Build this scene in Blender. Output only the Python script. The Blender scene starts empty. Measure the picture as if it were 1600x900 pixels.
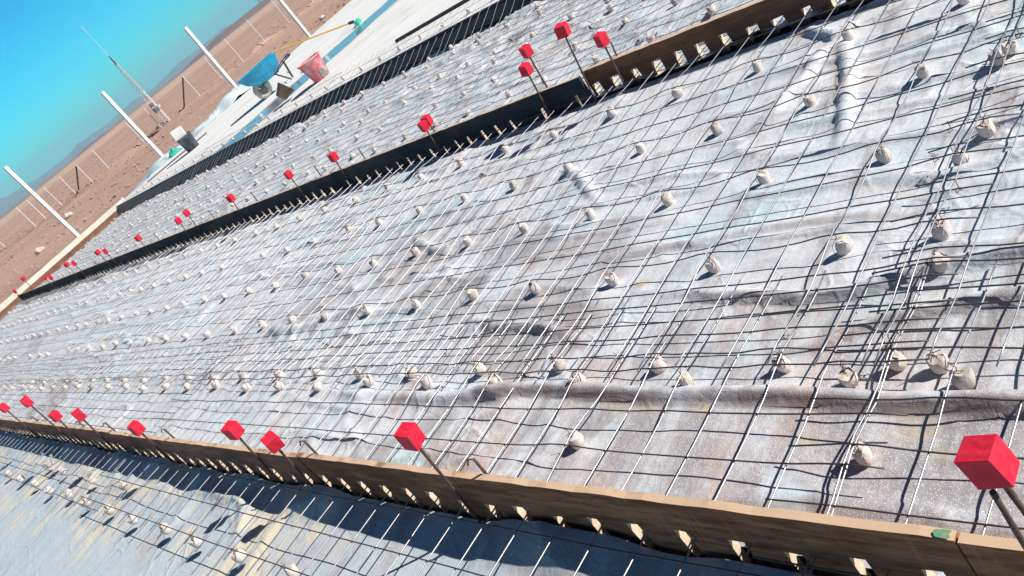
import bpy, bmesh, math, random
import numpy as np
from mathutils import Vector, Matrix, Quaternion

random.seed(7)
RNG = np.random.default_rng(11)
scene = bpy.context.scene
COL = scene.collection
R = math.radians

# ------------------------------------------------------------------ numpy noise
_P = np.random.default_rng(3).random((256, 256))
def vnoise(x, y, seed=0):
    x = np.asarray(x, float) + seed * 17.31; y = np.asarray(y, float) + seed * 41.77
    xi = np.floor(x).astype(int); yi = np.floor(y).astype(int)
    fx = x - xi; fy = y - yi
    fx = fx * fx * fx * (fx * (fx * 6 - 15) + 10); fy = fy * fy * fy * (fy * (fy * 6 - 15) + 10)
    a = _P[xi & 255, yi & 255]; b = _P[(xi + 1) & 255, yi & 255]
    c = _P[xi & 255, (yi + 1) & 255]; d = _P[(xi + 1) & 255, (yi + 1) & 255]
    return (a + (b - a) * fx) * (1 - fy) + (c + (d - c) * fx) * fy       # 0..1
def fbm(x, y, o=4, seed=0):
    s = 0; a = .5
    for i in range(o):
        s = s + a * (vnoise(x * 2 ** i, y * 2 ** i, seed + i * 5) - .5); a *= .5
    return s                                                              # about -.5...5
def sstep(a, b, x):
    t = np.clip((x - a) / (b - a), 0, 1); return t * t * (3 - 2 * t)

# ------------------------------------------------------------------ object helpers
def tag(o, label=None, cat=None, group=None, kind=None):
    if label: o['label'] = label
    if cat: o['category'] = cat
    if group: o['group'] = group
    if kind: o['kind'] = kind
    return o
def empty(name, loc=(0, 0, 0), rz=0.0):
    o = bpy.data.objects.new(name, None); COL.objects.link(o)
    o.location = loc; o.rotation_euler = (0, 0, rz); o.empty_display_size = .05
    return o
class MB:
    def __init__(s): s.v = []; s.f = []; s.mi = []; s.m = 0
    def add(s, vs, fs):
        b = len(s.v); s.v.extend([tuple(map(float, p)) for p in vs])
        s.f.extend([tuple(i + b for i in f) for f in fs]); s.mi.extend([s.m] * len(fs))
    def box(s, c, d, rot=None, taper=1.0):
        vs = []
        for z in (-.5, .5):
            k = taper if z > 0 else 1
            for x, y in ((-.5, -.5), (.5, -.5), (.5, .5), (-.5, .5)):
                p = Vector((x * d[0] * k, y * d[1] * k, z * d[2]))
                if rot is not None: p = rot @ p
                vs.append(p + Vector(c))
        s.add(vs, [(3, 2, 1, 0), (4, 5, 6, 7), (0, 1, 5, 4), (1, 2, 6, 5), (2, 3, 7, 6), (3, 0, 4, 7)])
    def tube(s, pts, r, n=6, caps=True, radii=None):
        pts = [Vector(p) for p in pts]; N = len(pts); vs = []; fs = []
        up = None
        for i, p in enumerate(pts):
            t = (pts[min(i + 1, N - 1)] - pts[max(i - 1, 0)]).normalized()
            if up is None:
                up = Vector((0, 0, 1)) if abs(t.z) < .9 else Vector((1, 0, 0))
            a = t.cross(up).normalized(); b = a.cross(t).normalized(); up = b
            rr = radii[i] if radii else r
            for k in range(n):
                w = 2 * math.pi * k / n
                vs.append(p + a * (rr * math.cos(w)) + b * (rr * math.sin(w)))
        for i in range(N - 1):
            for k in range(n):
                k2 = (k + 1) % n
                fs.append((i * n + k, i * n + k2, (i + 1) * n + k2, (i + 1) * n + k))
        if caps:
            fs.append(tuple(range(n - 1, -1, -1))); fs.append(tuple((N - 1) * n + k for k in range(n)))
        s.add(vs, fs)
    def lathe(s, prof, n=16, c=(0, 0, 0), cap=True):
        vs = []; fs = []
        for r, z in prof:
            for k in range(n):
                w = 2 * math.pi * k / n
                vs.append((c[0] + r * math.cos(w), c[1] + r * math.sin(w), c[2] + z))
        for i in range(len(prof) - 1):
            for k in range(n):
                k2 = (k + 1) % n
                fs.append((i * n + k, i * n + k2, (i + 1) * n + k2, (i + 1) * n + k))
        if cap:
            fs.append(tuple(range(n - 1, -1, -1))); fs.append(tuple((len(prof) - 1) * n + k for k in range(n)))
        s.add(vs, fs)
    def build(s, name, mat, parent=None, smooth=False, bevel=0):
        me = bpy.data.meshes.new(name); me.from_pydata(s.v, [], s.f)
        mats = mat if isinstance(mat, (list, tuple)) else [mat]
        for m in mats: me.materials.append(m)
        if len(mats) > 1: me.polygons.foreach_set('material_index', s.mi)
        if smooth: me.polygons.foreach_set('use_smooth', [True] * len(me.polygons))
        me.update()
        if bevel:
            bm = bmesh.new(); bm.from_mesh(me)
            bmesh.ops.remove_doubles(bm, verts=bm.verts, dist=1e-6)
            bmesh.ops.recalc_face_normals(bm, faces=bm.faces)
            bmesh.ops.bevel(bm, geom=list(bm.edges), offset=bevel, segments=2, affect='EDGES', profile=.6)
            bm.to_mesh(me); bm.free()
        o = bpy.data.objects.new(name, me); COL.objects.link(o)
        if parent is not None: o.parent = parent
        return o
def grid_obj(name, X, Y, Z, mat, parent=None):
    ny, nx = Z.shape
    v = np.stack([X, Y, Z], -1).reshape(-1, 3)
    i = np.arange(ny * nx).reshape(ny, nx)
    q = np.stack([i[:-1, :-1], i[:-1, 1:], i[1:, 1:], i[1:, :-1]], -1).reshape(-1, 4)
    me = bpy.data.meshes.new(name)
    me.vertices.add(len(v)); me.vertices.foreach_set('co', v.ravel())
    me.loops.add(q.size); me.loops.foreach_set('vertex_index', q.ravel())
    me.polygons.add(len(q)); me.polygons.foreach_set('loop_start', np.arange(0, q.size, 4))
    me.update(calc_edges=True); me.validate()
    me.polygons.foreach_set('use_smooth', [True] * len(me.polygons))
    me.materials.append(mat)
    o = bpy.data.objects.new(name, me); COL.objects.link(o)
    if parent is not None: o.parent = parent
    return o

# ------------------------------------------------------------------ materials
class NT:
    def __init__(s, name):
        s.m = bpy.data.materials.new(name); s.m.use_nodes = True
        s.t = s.m.node_tree; s.t.nodes.clear()
        s.out = s.n('ShaderNodeOutputMaterial'); s.p = s.n('ShaderNodeBsdfPrincipled')
        s.t.links.new(s.p.outputs[0], s.out.inputs[0])
        s.tc = s.n('ShaderNodeTexCoord').outputs['Object']
    def n(s, k, **kw):
        o = s.t.nodes.new(k)
        for a, b in kw.items(): setattr(o, a, b)
        return o
    def L(s, a, b): s.t.links.new(a, b)
    def map(s, scale=(1, 1, 1), rot=(0, 0, 0), loc=(0, 0, 0), src=None):
        m = s.n('ShaderNodeMapping'); m.inputs['Scale'].default_value = scale
        m.inputs['Rotation'].default_value = rot; m.inputs['Location'].default_value = loc
        s.L(src or s.tc, m.inputs[0]); return m.outputs[0]
    def noise(s, v, scale, detail=4, rough=.55, dist=0):
        o = s.n('ShaderNodeTexNoise'); o.inputs['Scale'].default_value = scale
        o.inputs['Detail'].default_value = detail; o.inputs['Roughness'].default_value = rough
        o.inputs['Distortion'].default_value = dist
        s.L(v, o.inputs['Vector']); return o.outputs['Fac']
    def voro(s, v, scale, feature='F1', out='Distance'):
        o = s.n('ShaderNodeTexVoronoi'); o.feature = feature; o.inputs['Scale'].default_value = scale
        s.L(v, o.inputs['Vector']); return o.outputs[out]
    def ramp(s, v, a, b, ca=0.0, cb=1.0):
        o = s.n('ShaderNodeMapRange'); o.interpolation_type = 'SMOOTHSTEP'
        o.inputs[1].default_value = a; o.inputs[2].default_value = b
        o.inputs[3].default_value = ca; o.inputs[4].default_value = cb
        s.L(v, o.inputs[0]); return o.outputs[0]
    def mix(s, f, a, b):
        o = s.n('ShaderNodeMix'); o.data_type = 'RGBA'
        for val, idx in ((f, 0), (a, 6), (b, 7)):
            if hasattr(val, 'is_linked'): s.L(val, o.inputs[idx])
            elif idx == 0: o.inputs[0].default_value = val
            else: o.inputs[idx].default_value = (*val[:3], 1)
        return o.outputs[2]
    def math(s, op, a, b=0.0):
        o = s.n('ShaderNodeMath'); o.operation = op
        for i, val in enumerate((a, b)):
            if hasattr(val, 'is_linked'): s.L(val, o.inputs[i])
            else: o.inputs[i].default_value = val
        return o.outputs[0]
    def sep(s, v=None):
        o = s.n('ShaderNodeSeparateXYZ'); s.L(v or s.tc, o.inputs[0]); return o.outputs
    def col(s, c):
        if hasattr(c, 'is_linked'): s.L(c, s.p.inputs['Base Color'])
        else: s.p.inputs['Base Color'].default_value = (*c, 1)
    def rough(s, v):
        if hasattr(v, 'is_linked'): s.L(v, s.p.inputs['Roughness'])
        else: s.p.inputs['Roughness'].default_value = v
    def bump(s, h, strength=.3, dist=.01):
        b = s.n('ShaderNodeBump'); b.inputs['Strength'].default_value = strength
        b.inputs['Distance'].default_value = dist
        s.L(h, b.inputs['Height']); s.L(b.outputs[0], s.p.inputs['Normal'])
def simple(name, c1, c2=None, scale=20, rough=.6, metal=0, bump=.15, bd=.004, stretch=(1, 1, 1), spec=None):
    t = NT(name); v = t.map(scale=stretch)
    n = t.noise(v, scale, 5, .6)
    t.col(t.mix(t.ramp(n, .35, .68), c1, c2 or tuple(k * .7 for k in c1)))
    t.rough(rough); t.p.inputs['Metallic'].default_value = metal
    if spec is not None: t.p.inputs['Specular IOR Level'].default_value = spec
    if bump: t.bump(t.noise(v, scale * 3, 3), bump, bd)
    return t.m

def mat_sheet(name, blue=1.0, sand=0.0):
    t = NT(name)
    v1 = t.map(scale=(1.0, 1.6, 1)); v2 = t.map(scale=(1, .35, 1), rot=(0, 0, .25)); v3 = t.map(scale=(.5, 1.6, 1), rot=(0, 0, -.2))
    n1 = t.noise(v1, 1.5, 5, .6, .4); n2 = t.noise(v3, 4.5, 6, .62, .6); n3 = t.noise(t.tc, 38, 4, .7); n4 = t.noise(v2, 2.4, 5, .6, .8)
    c = t.mix(t.ramp(n1, .36, .66), (.66, .675, .70), (.57, .635, .69))
    c = t.mix(t.math('MULTIPLY', t.ramp(n4, .52, .70), .75 * blue), c, (.47, .645, .68))
    # grey-mauve and brown dust films
    sx = t.sep()
    near = t.math('MULTIPLY', t.ramp(sx[1], 4.0, 1.2, .0, .19), t.ramp(sx[0], 2.1, 1.2, .08, 1.0))
    n2b = t.math('ADD', n2, near)
    c = t.mix(t.math('MULTIPLY', t.ramp(n2b, .52, .74), .80), c, (.335, .295, .305))
    n5 = t.math('ADD', t.math('MULTIPLY', near, .5), t.noise(t.map(scale=(.8, 1.2, 1), loc=(4, 9, 0)), 2.6, 6, .65, .5))
    c = t.mix(t.math('MULTIPLY', t.ramp(n5, .53, .74), .72), c, (.53, .405, .365))
    # speckle of dried droplets and dust
    c = t.mix(t.math('MULTIPLY', t.ramp(n3, .52, .68), .35), c, (.74, .77, .79))
    c = t.mix(t.math('MULTIPLY', t.ramp(n3, .44, .28), .38), c, (.20, .18, .19))
    # droplets, strongest near the camera end
    vd = t.voro(t.tc, 190); dm = t.noise(t.map(loc=(2, 5, 0)), 2.2, 3)
    dropmask = t.math('MULTIPLY', t.ramp(vd, .36, .16), t.ramp(t.math('ADD', dm, near), .52, .66))
    c = t.mix(t.math('MULTIPLY', dropmask, .75), c, (.88, .91, .92))
    at = t.n('ShaderNodeAttribute', attribute_name='soil_shade'); so_ = at.outputs['Fac']
    c = t.mix(t.math('MULTIPLY', so_, t.ramp(n3, .25, .6, .55, 1.0)), c, (.20, .115, .085))  # brown of mud and of painted shade beside the folds
    a2 = t.n('ShaderNodeAttribute', attribute_name='sandy'); c = t.mix(t.math('MULTIPLY', a2.outputs['Fac'], t.ramp(n3, .36, .50)), c, (.56, .485, .37))
    if sand:
        c = t.mix(.45, c, (.36, .45, .51))
        yy = t.map(scale=(.55, 3.2, 1), rot=(0, 0, .1))
        ns = t.noise(yy, 3.2, 6, .6, .5)
        zone = t.math('MULTIPLY', t.ramp(sx[0], .04, .30), t.ramp(sx[1], 2.4, 3.6))
        blot = t.noise(t.map(scale=(1.6, .9, 1), loc=(3, 1, 0)), 1.3, 3); s_ = t.math('MULTIPLY', t.math('MULTIPLY', t.ramp(ns, .47, .56), zone), t.math('MULTIPLY', t.ramp(blot, .43, .56), .8))
        c = t.mix(s_, c, t.mix(t.ramp(n3, .3, .7), (.80, .72, .52), (.70, .60, .42)))
    t.col(c)
    t.rough(t.ramp(n2, .3, .7, .42, .62)); t.p.inputs['Specular IOR Level'].default_value = .4
    w = t.noise(t.map(scale=(1, .4, 1), rot=(0, 0, .35)), 11, 5, .6, 1.2)
    w2 = t.noise(t.map(scale=(.5, 1, 1), rot=(0, 0, .2)), 26, 4, .6, .8)
    h = t.math('ADD', t.math('MULTIPLY', w, 1.0), t.math('MULTIPLY', w2, .4))
    wv = t.n('ShaderNodeMix'); wv.data_type = 'VECTOR'; dn = t.n('ShaderNodeTexNoise'); dn.inputs['Scale'].default_value = 2.5; t.L(t.tc, dn.inputs['Vector']); wv.inputs[0].default_value = .12; t.L(t.tc, wv.inputs[4]); t.L(dn.outputs['Color'], wv.inputs[5])
    cr = t.ramp(t.voro(wv.outputs[1], 5.5, 'DISTANCE_TO_EDGE'), .0, .07); cm = t.ramp(t.noise(t.map(loc=(1, 8, 0)), 1.6, 3), .45, .62); cr2 = t.ramp(t.voro(wv.outputs[1], 12.0, 'DISTANCE_TO_EDGE'), .0, .09)
    h = t.math('ADD', h, t.math('MULTIPLY', t.math('MULTIPLY', t.math('ADD', cr, t.math('MULTIPLY', cr2, .4)), cm), -.35))
    h = t.math('ADD', h, t.math('MULTIPLY', dropmask, .07)); h = t.math('ADD', h, t.math('MULTIPLY', n3, .10))
    t.bump(h, .5, .013)
    return t.m

def mat_wood(name, c1, c2, stain=None, dusty=True):
    t = NT(name)
    v = t.map(scale=(9, 1.0, 9)); g = t.noise(v, 5, 6, .65, .7); big = t.noise(t.map(scale=(2, .8, 2)), 2.2, 4, .6)
    c = t.mix(t.ramp(g, .33, .68), c1, c2)
    g2 = t.noise(t.map(scale=(22, .9, 22)), 7, 5, .7, 1.0)
    c = t.mix(t.math('MULTIPLY', t.ramp(g2, .56, .70), .65), c, tuple(k * .42 for k in c2))
    sm = t.noise(t.map(scale=(1, 14, 1), rot=(.35, 0, 0)), 5, 3); c = t.mix(t.math('MULTIPLY', t.ramp(sm, .5, .7), .25), c, tuple(min(1, k * 1.5) for k in c1))
    if stain: c = t.mix(t.math('MULTIPLY', t.ramp(big, .42, .66), .8), c, stain)
    kn = t.voro(t.map(scale=(3, 1.4, 3)), 1.3)
    c = t.mix(t.ramp(kn, .09, .03), c, tuple(k * .45 for k in c2))
    if dusty:
        geo = t.n('ShaderNodeNewGeometry'); nz = t.sep(geo.outputs['Normal'])[2]
        d = t.math('MULTIPLY', t.ramp(nz, .6, .95), t.ramp(t.noise(t.tc, 9, 5, .65), .30, .50))
        c = t.mix(t.math('MULTIPLY', d, .85), c, (.70, .50, .34))
    t.col(c); t.rough(.85); t.p.inputs['Specular IOR Level'].default_value = .08
    t.bump(g, .35, .004)
    return t.m

def mat_slab():
    t = NT('finished_concrete')
    v = t.map(scale=(.35, 2.2, 1), rot=(0, 0, .06))
    n = t.noise(v, 2.2, 6, .62, .3); n2 = t.noise(t.tc, 1.1, 5, .6); f = t.noise(t.tc, 55, 3)
    c = t.mix(t.ramp(n, .34, .68), (.83, .82, .79), (.72, .72, .70))
    c = t.mix(t.math('MULTIPLY', t.ramp(n2, .5, .75), .5), c, (.56, .51, .47))
    c = t.mix(t.math('MULTIPLY', t.ramp(f, .45, .7), .18), c, (.45, .44, .42))
    # long wet streak across the slab
    s = t.sep(t.map(rot=(0, 0, 0)))
    wob = t.noise(t.map(scale=(.6, 1, 1)), 1.7, 4, .6)
    ctr = t.math('ADD', t.math('MULTIPLY', s[0], -.10), t.math('MULTIPLY', wob, .55))   # y + .10 x ...
    d = t.math('ABSOLUTE', t.math('SUBTRACT', t.math('SUBTRACT', s[1], ctr), 14.02))
    wet = t.math('MULTIPLY', t.ramp(d, .72, .42), t.ramp(s[0], 12.6, 11.6))
    c = t.mix(t.math('MULTIPLY', wet, .88), c, (.12, .14, .15))
    t.col(c)
    t.rough(t.math('SUBTRACT', .8, t.math('MULTIPLY', wet, .68)))
    t.bump(t.math('MULTIPLY', f, t.math('SUBTRACT', 1.0, wet)), .25, .003)
    return t.m

def mat_ground():
    t = NT('desert_dirt')
    n = t.noise(t.tc, .22, 8, .62); n2 = t.noise(t.tc, 2.3, 7, .65); n3 = t.noise(t.map(scale=(.25, 1, 1), rot=(0, 0, -.35)), .9, 5)
    c = t.mix(t.ramp(n, .35, .66), (.47, .31, .24), (.39, .25, .195))
    c = t.mix(t.math('MULTIPLY', t.ramp(n2, .45, .72), .55), c, (.54, .35, .26))
    c = t.mix(t.math('MULTIPLY', t.ramp(n3, .55, .72), .5), c, (.56, .37, .28))
    pv = t.n('ShaderNodeTexVoronoi'); pv.inputs['Scale'].default_value = 3.1; t.L(t.tc, pv.inputs['Vector'])
    c = t.mix(t.math('MULTIPLY', t.ramp(pv.outputs['Distance'], .16, .08), .4), c, pv.outputs['Color'] if False else (.24, .15, .12))
    pv2 = t.voro(t.map(loc=(7, 3, 0)), 5.7)
    c = t.mix(t.math('MULTIPLY', t.ramp(pv2, .14, .07), .6), c, (.62, .50, .42))
    # sandy band far out on the plain
    s = t.sep()
    dd = t.math('SQRT', t.math('ADD', t.math('MULTIPLY', s[0], s[0]), t.math('MULTIPLY', s[1], s[1])))
    band = t.math('MULTIPLY', t.ramp(dd, 95, 140), t.ramp(dd, 420, 260))
    c = t.mix(t.math('MULTIPLY', band, .65), c, (.60, .42, .31))
    fr = t.ramp(dd, 300, 520)
    c = t.mix(fr, c, (.32, .20, .185))
    t.col(c); t.rough(.95); t.p.inputs['Specular IOR Level'].default_value = .15
    t.bump(t.math('ADD', n2, t.math('MULTIPLY', t.ramp(pv.outputs['Distance'], .25, .0), .5)), .7, .08)
    return t.m

M = {}
M['sheet0'] = mat_sheet('plastic_film_blue', 1.25, 1)
M['sheet1'] = mat_sheet('plastic_film_pale', 1.0)
M['sheet2'] = mat_sheet('plastic_film_grey', .75)
M['slab'] = mat_slab(); M['ground'] = mat_ground()
M['wood_old'] = mat_wood('weathered_pine', (.44, .21, .11), (.20, .082, .046), (.14, .058, .036))
M['wood_grey'] = mat_wood('greyed_pine', (.38, .195, .125), (.19, .094, .066), (.14, .07, .052))
M['wood_red'] = mat_wood('red_brown_board', (.26, .12, .065), (.17, .078, .046), (.12, .06, .042))
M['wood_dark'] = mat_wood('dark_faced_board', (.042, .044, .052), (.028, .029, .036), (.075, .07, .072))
M['wood_cut'] = simple('freshly_sawn_notch', (.72, .58, .42), (.60, .46, .32), 30, .85, bump=.3, spec=.2)
M['wood_pale'] = mat_wood('pale_timber', (.66, .60, .52), (.54, .48, .41))
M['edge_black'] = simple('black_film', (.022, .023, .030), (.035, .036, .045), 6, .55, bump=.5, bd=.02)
M['wire'] = simple('drawn_wire', (.47, .47, .48), (.34, .33, .34), 30, .38, .70, bump=.1, bd=.001)
M['wire_far'] = simple('dull_drawn_wire', (.27, .265, .265), (.19, .18, .18), 30, .45, .6, bump=0)
M['wire_dark'] = simple('shade_toned_wire', (.12, .112, .115), (.075, .066, .064), 30, .5, .5, bump=.1, bd=.001)  # darker copy for long wires, their shaded side put into the colour
M['rust'] = simple('rusty_rod', (.17, .105, .075), (.09, .06, .05), 60, .7, .35, bump=.5, bd=.002, stretch=(1, 1, 1))
M['tie'] = simple('rusty_tie_wire', (.22, .10, .06), (.13, .07, .05), 60, .7, .3)
M['concrete'] = simple('cast_mortar', (.70, .62, .575), (.54, .465, .43), 45, .9, bump=.5, bd=.004, spec=.2)
M['concrete_c'] = simple('cast_mortar_grey', (.55, .50, .46), (.42, .37, .33), 45, .9, bump=.5, bd=.004, spec=.2)
M['concrete_b'] = simple('cast_mortar_yellow', (.72, .63, .55), (.57, .48, .42), 45, .9, bump=.5, bd=.004, spec=.2)
def red_wood():
    t = NT('red_painted_wood')
    v = t.map(scale=(1, 1, .35), rot=(.5, .4, 0)); w = t.n('ShaderNodeTexWave'); w.inputs['Scale'].default_value = 14; w.inputs['Distortion'].default_value = 9
    w.inputs['Detail'].default_value = 3; t.L(v, w.inputs['Vector'])
    n = t.noise(t.tc, 30, 4)
    c = t.mix(t.ramp(w.outputs['Fac'], .2, .9), (.70, .004, .040), (.60, .004, .030))
    c = t.mix(t.math('MULTIPLY', t.ramp(n, .60, .8), .18), c, (.76, .02, .06))
    geo = t.n('ShaderNodeNewGeometry'); ed = t.math('MULTIPLY', t.ramp(geo.outputs['Pointiness'], .53, .62), t.ramp(t.noise(t.tc, 60, 4), .42, .58))
    c = t.mix(t.math('MULTIPLY', ed, .35), c, (.74, .10, .10)); sc = t.noise(t.map(scale=(1, 1, .15)), 90, 4, .7); c = t.mix(t.math('MULTIPLY', t.ramp(sc, .62, .74), .3), c, (.45, .008, .03))
    t.col(c); t.rough(.65); t.bump(t.math('ADD', w.outputs['Fac'], n), .35, .002); return t.m
M['red'] = red_wood()
M['green'] = simple('green_paint', (.10, .34, .17), (.30, .33, .20), 55, .8)
M['post'] = simple('white_post_paint', (.80, .80, .77), (.70, .70, .67), 4, .6, bump=.2)
M['stake_white'] = simple('thin_white_post', (.74, .70, .67), (.60, .55, .52), 6, .7)
M['stake_rust'] = simple('rusty_strut', (.16, .085, .065), (.11, .06, .05), 8, .8)
M['mast_w'] = simple('white_mast_paint', (.80, .80, .80), (.72, .72, .72), 6, .6)
M['mast_r'] = simple('faded_red_mast_paint', (.62, .45, .45), (.56, .40, .41), 6, .6)
M['grey_metal'] = simple('grey_metal', (.14, .15, .17), (.10, .10, .12), 8, .5, .5)
M['barrow_blue'] = simple('blue_tray_paint', (.008, .38, .62), (.05, .27, .42), 4, .45, bump=.3)
M['white_paint'] = simple('white_print', (.75, .80, .82), None, 20, .6, bump=0)
M['mud'] = simple('dried_cement', (.58, .52, .44), (.45, .40, .34), 14, .95, bump=.7, bd=.02)
M['black_steel'] = simple('black_steel', (.03, .032, .04), (.05, .045, .045), 20, .5, .4)
M['pink'] = simple('faded_red_plastic', (.66, .10, .13), (.66, .36, .36), 6, .6)
M['grey_mud'] = simple('grey_mortar_crust', (.27, .24, .22), (.20, .18, .17), 14, .95, bump=.6, bd=.01)
M['can'] = simple('black_plastic', (.025, .03, .04), (.12, .16, .19), 6, .45)
M['white_block'] = simple('white_foam_block', (.85, .80, .74), (.80, .74, .68), 10, .9)
M['rubber'] = simple('brown_rubber', (.17, .10, .075), (.12, .075, .06), 10, .85, bump=.5)
M['yellow'] = simple('yellow_handle', (.62, .36, .06), (.55, .30, .05), 12, .5)
M['teal'] = simple('teal_bristles', (.02, .42, .30), (.02, .33, .24), 60, .7, bump=.6)
M['film'] = simple('clear_white_film', (.70, .78, .80), (.58, .70, .76), 3, .2, bump=.3, bd=.03)
M['stone'] = simple('desert_stone', (.44, .30, .24), (.28, .18, .15), 6, .95)
M['pale_stone'] = simple('pale_stone', (.62, .52, .44), (.5, .42, .35), 9, .95)
M['hill'] = simple('far_hill_rock', (.24, .135, .12), (.17, .10, .095), .012, .95, bump=.6, bd=4)
M['mountain'] = simple('mountain_rock', (.20, .15, .14), (.15, .115, .11), .01, .95, bump=.6, bd=6)
M['sheet_under'] = simple('compacted_base', (.42, .33, .26), None, 4, .95)

# ------------------------------------------------------------------ layout constants (metres)
BX1, BX2, SLX = .885, 3.645, 6.36          # near board, middle board, edge of the finished slab
PB = .1525                                  # bar pitch
TOP = .17
def zmesh(x, y, seed=0):
    x = np.asarray(x, float); y = np.asarray(y, float)
    z = .038 + .014 * fbm(x * 1.7, y * 1.7, 2, 50 + seed)
    b = np.zeros(x.shape); xf, yf = x.ravel(), y.ravel()          # bars ride up over each spacer and sag between
    near = (~SPH) & (SPX > xf.min() - .4) & (SPX < xf.max() + .4) & (SPY > yf.min() - .4) & (SPY < yf.max() + .4)
    for sx_, sy_ in zip(SPX[near], SPY[near]): b = np.maximum(b, np.exp(-((x - sx_) ** 2 + (y - sy_) ** 2) / .0145))
    z = z + .021 * b
    up = sstep(5.98, 6.42, x)
    z = z + up * (.135 + .05 * fbm(x * .5, y * .9, 2, 9)) + sstep(6.30, 6.75, x) * .07
    return z

FOLDS = [  # (points, height, half width)
 ([(1.345, 4.1), (1.352, 3.57), (1.334, 2.86), (1.39, 2.34), (1.361, 1.87), (1.361, 1.415), (1.341, 1.06), (1.334, .78), (1.34, -.4)], .042, .031),
 ([(1.86, 2.2), (1.847, 2.1), (1.777, 1.714), (1.739, 1.47), (1.738, 1.29), (1.775, 1.19), (1.813, 1.03), (1.822, .88), (1.85, -.3)], .036, .026),
 ([(1.549, 1.50), (1.552, 1.347), (1.59, 1.294), (1.624, 1.197), (1.643, 1.10), (1.666, .994), (1.682, .85), (1.70, .2)], .032, .024),
 ([(3.42, 1.97), (3.30, 1.90), (3.03, 1.775), (2.83, 1.718), (2.69, 1.673), (2.52, 1.64)], .028, .034),
 ([(3.40, 1.98), (3.137, 2.0), (2.9, 2.06), (2.75, 2.16)], .030, .035),
 ([(3.60, 2.22), (3.50, 2.10), (3.40, 1.97), (3.48, 1.85)], .038, .030),
 ([(1.83, 3.3), (1.789, 3.121), (1.745, 2.926), (1.708, 2.613), (1.663, 2.469), (1.61, 2.30)], .026, .026),
 ([(1.86, 5.4), (1.866, 5.263), (1.859, 4.939), (1.90, 4.669), (1.95, 4.55)], .034, .035),
 ([(1.99, 5.4), (1.943, 4.57), (1.969, 4.311), (2.004, 4.08), (2.03, 3.9)], .022, .03),
 ([(2.45, 6.9), (2.461, 6.746), (2.563, 6.428), (2.717, 6.264), (2.80, 6.1)], .034, .035),
 ([(2.30, 1.45), (2.22, 1.20), (2.26, .95), (2.20, .4)], .024, .03),
 ([(2.42, 1.22), (2.44, 1.0), (2.40, .6)], .030, .03),
 ([(2.06, 2.9), (2.10, 2.2), (2.12, 1.6), (2.08, 1.2)], .012, .03),
 ([(1.0, 1.6), (1.06, 1.2), (1.03, .7), (1.05, .3)], .010, .03),
 ([(2.95, 3.4), (2.80, 3.15), (2.62, 2.95), (2.5, 2.8)], .022, .03),
 ([(2.65, 4.5), (2.52, 4.3), (2.40, 4.0), (2.38, 3.8)], .024, .03),
]
def fold_h(X, Y, pts, h, w):
    best = np.full(X.shape, 9.0); tt = np.zeros(X.shape)
    P = np.array(pts); L = np.concatenate([[0], np.cumsum(np.hypot(*(P[1:] - P[:-1]).T))])
    for i in range(len(P) - 1):
        a, b = P[i], P[i + 1]; d = b - a; l2 = d @ d
        t = np.clip(((X - a[0]) * d[0] + (Y - a[1]) * d[1]) / l2, 0, 1)
        dist = np.hypot(X - a[0] - t * d[0], Y - a[1] - t * d[1])
        m = dist < best; best[m] = dist[m]; tt[m] = (L[i] + t * math.sqrt(l2))[m]
    end = np.minimum(sstep(0, .3, tt / L[-1] * 1.0 + .0), sstep(0, .22, 1 - tt / L[-1]))
    wv = w * (1 + .5 * fbm(X * 5, Y * 5, 2, 77))
    core = np.clip(1 - (best / wv) ** 2, 0, 1) ** .6
    skirt = np.exp(-(best / (w * 2.2)) ** 2)
    return h * end * (1 + .5 * fbm(X * 4, Y * 4, 2, 31)) * (.72 * core + .28 * skirt)
def h_lane1(X, Y):
    far = sstep(2.0, 6.0, Y)
    z = .014 * fbm(X * 1.3, Y * 1.1, 3, 1)
    wx = X + .10 * fbm(X * 2, Y * 2, 2, 12)
    r = 1 - np.abs(2 * vnoise(wx * 5.2 + Y * .7, Y * 1.5 - X * .5, 4) - 1)
    z = z + .020 * r ** 7 * sstep(.42, .62, vnoise(X * 1.3, Y * .9, 8)) * (.65 + .55 * far)
    r2 = 1 - np.abs(2 * vnoise(wx * 3.0 - Y * 1.8, Y * 4.2 + X, 14) - 1)
    z = z + .013 * r2 ** 8 * sstep(.48, .68, vnoise(X * 1.1, Y * 1.1, 18)) * (.6 + .6 * far)
    w3 = X + .05 * fbm(X * 3, Y * 2.2, 3, 32)
    r3 = 1 - np.abs(2 * vnoise(w3 * 9 - Y * .9, Y * 1.1 + X * .4, 34) - 1)
    z = z + .016 * r3 ** 5 * sstep(.40, .62, vnoise(X * 1.6 + 4, Y * 1.0, 38))
    r4 = 1 - np.abs(2 * vnoise(w3 * 17 + Y * 2.0, Y * 3.0, 44) - 1)
    z = z + .007 * r4 ** 4 * sstep(.42, .6, vnoise(X * 2.1, Y * 1.7, 48))
    z = z + .007 * fbm(X * 9, Y * 7, 3, 21) + .022 * fbm(X * 3.6, Y * 3.0, 2, 24) * (.55 + .5 * vnoise(X * .8, Y * .8, 25))
    for p, h, w in FOLDS: z = z + fold_h(X, Y, p, h, w)
    return z
def h_lane2(X, Y):
    z = .014 * fbm(X * 1.3, Y * 1.1, 3, 61)
    wx = X + .12 * fbm(X * 2, Y * 2, 2, 62)
    r = 1 - np.abs(2 * vnoise(wx * 4.6 + Y * 1.4, Y * 2.0 - X * .9, 64) - 1)
    z = z + .036 * r ** 6 * sstep(.35, .6, vnoise(X * 1.1, Y * .9, 68))
    r2 = 1 - np.abs(2 * vnoise(wx * 7.0 - Y * 1.2, Y * 3.2 + X, 74) - 1)
    z = z + .022 * r2 ** 6 + .008 * fbm(X * 8, Y * 7, 3, 71)
    return z
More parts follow.
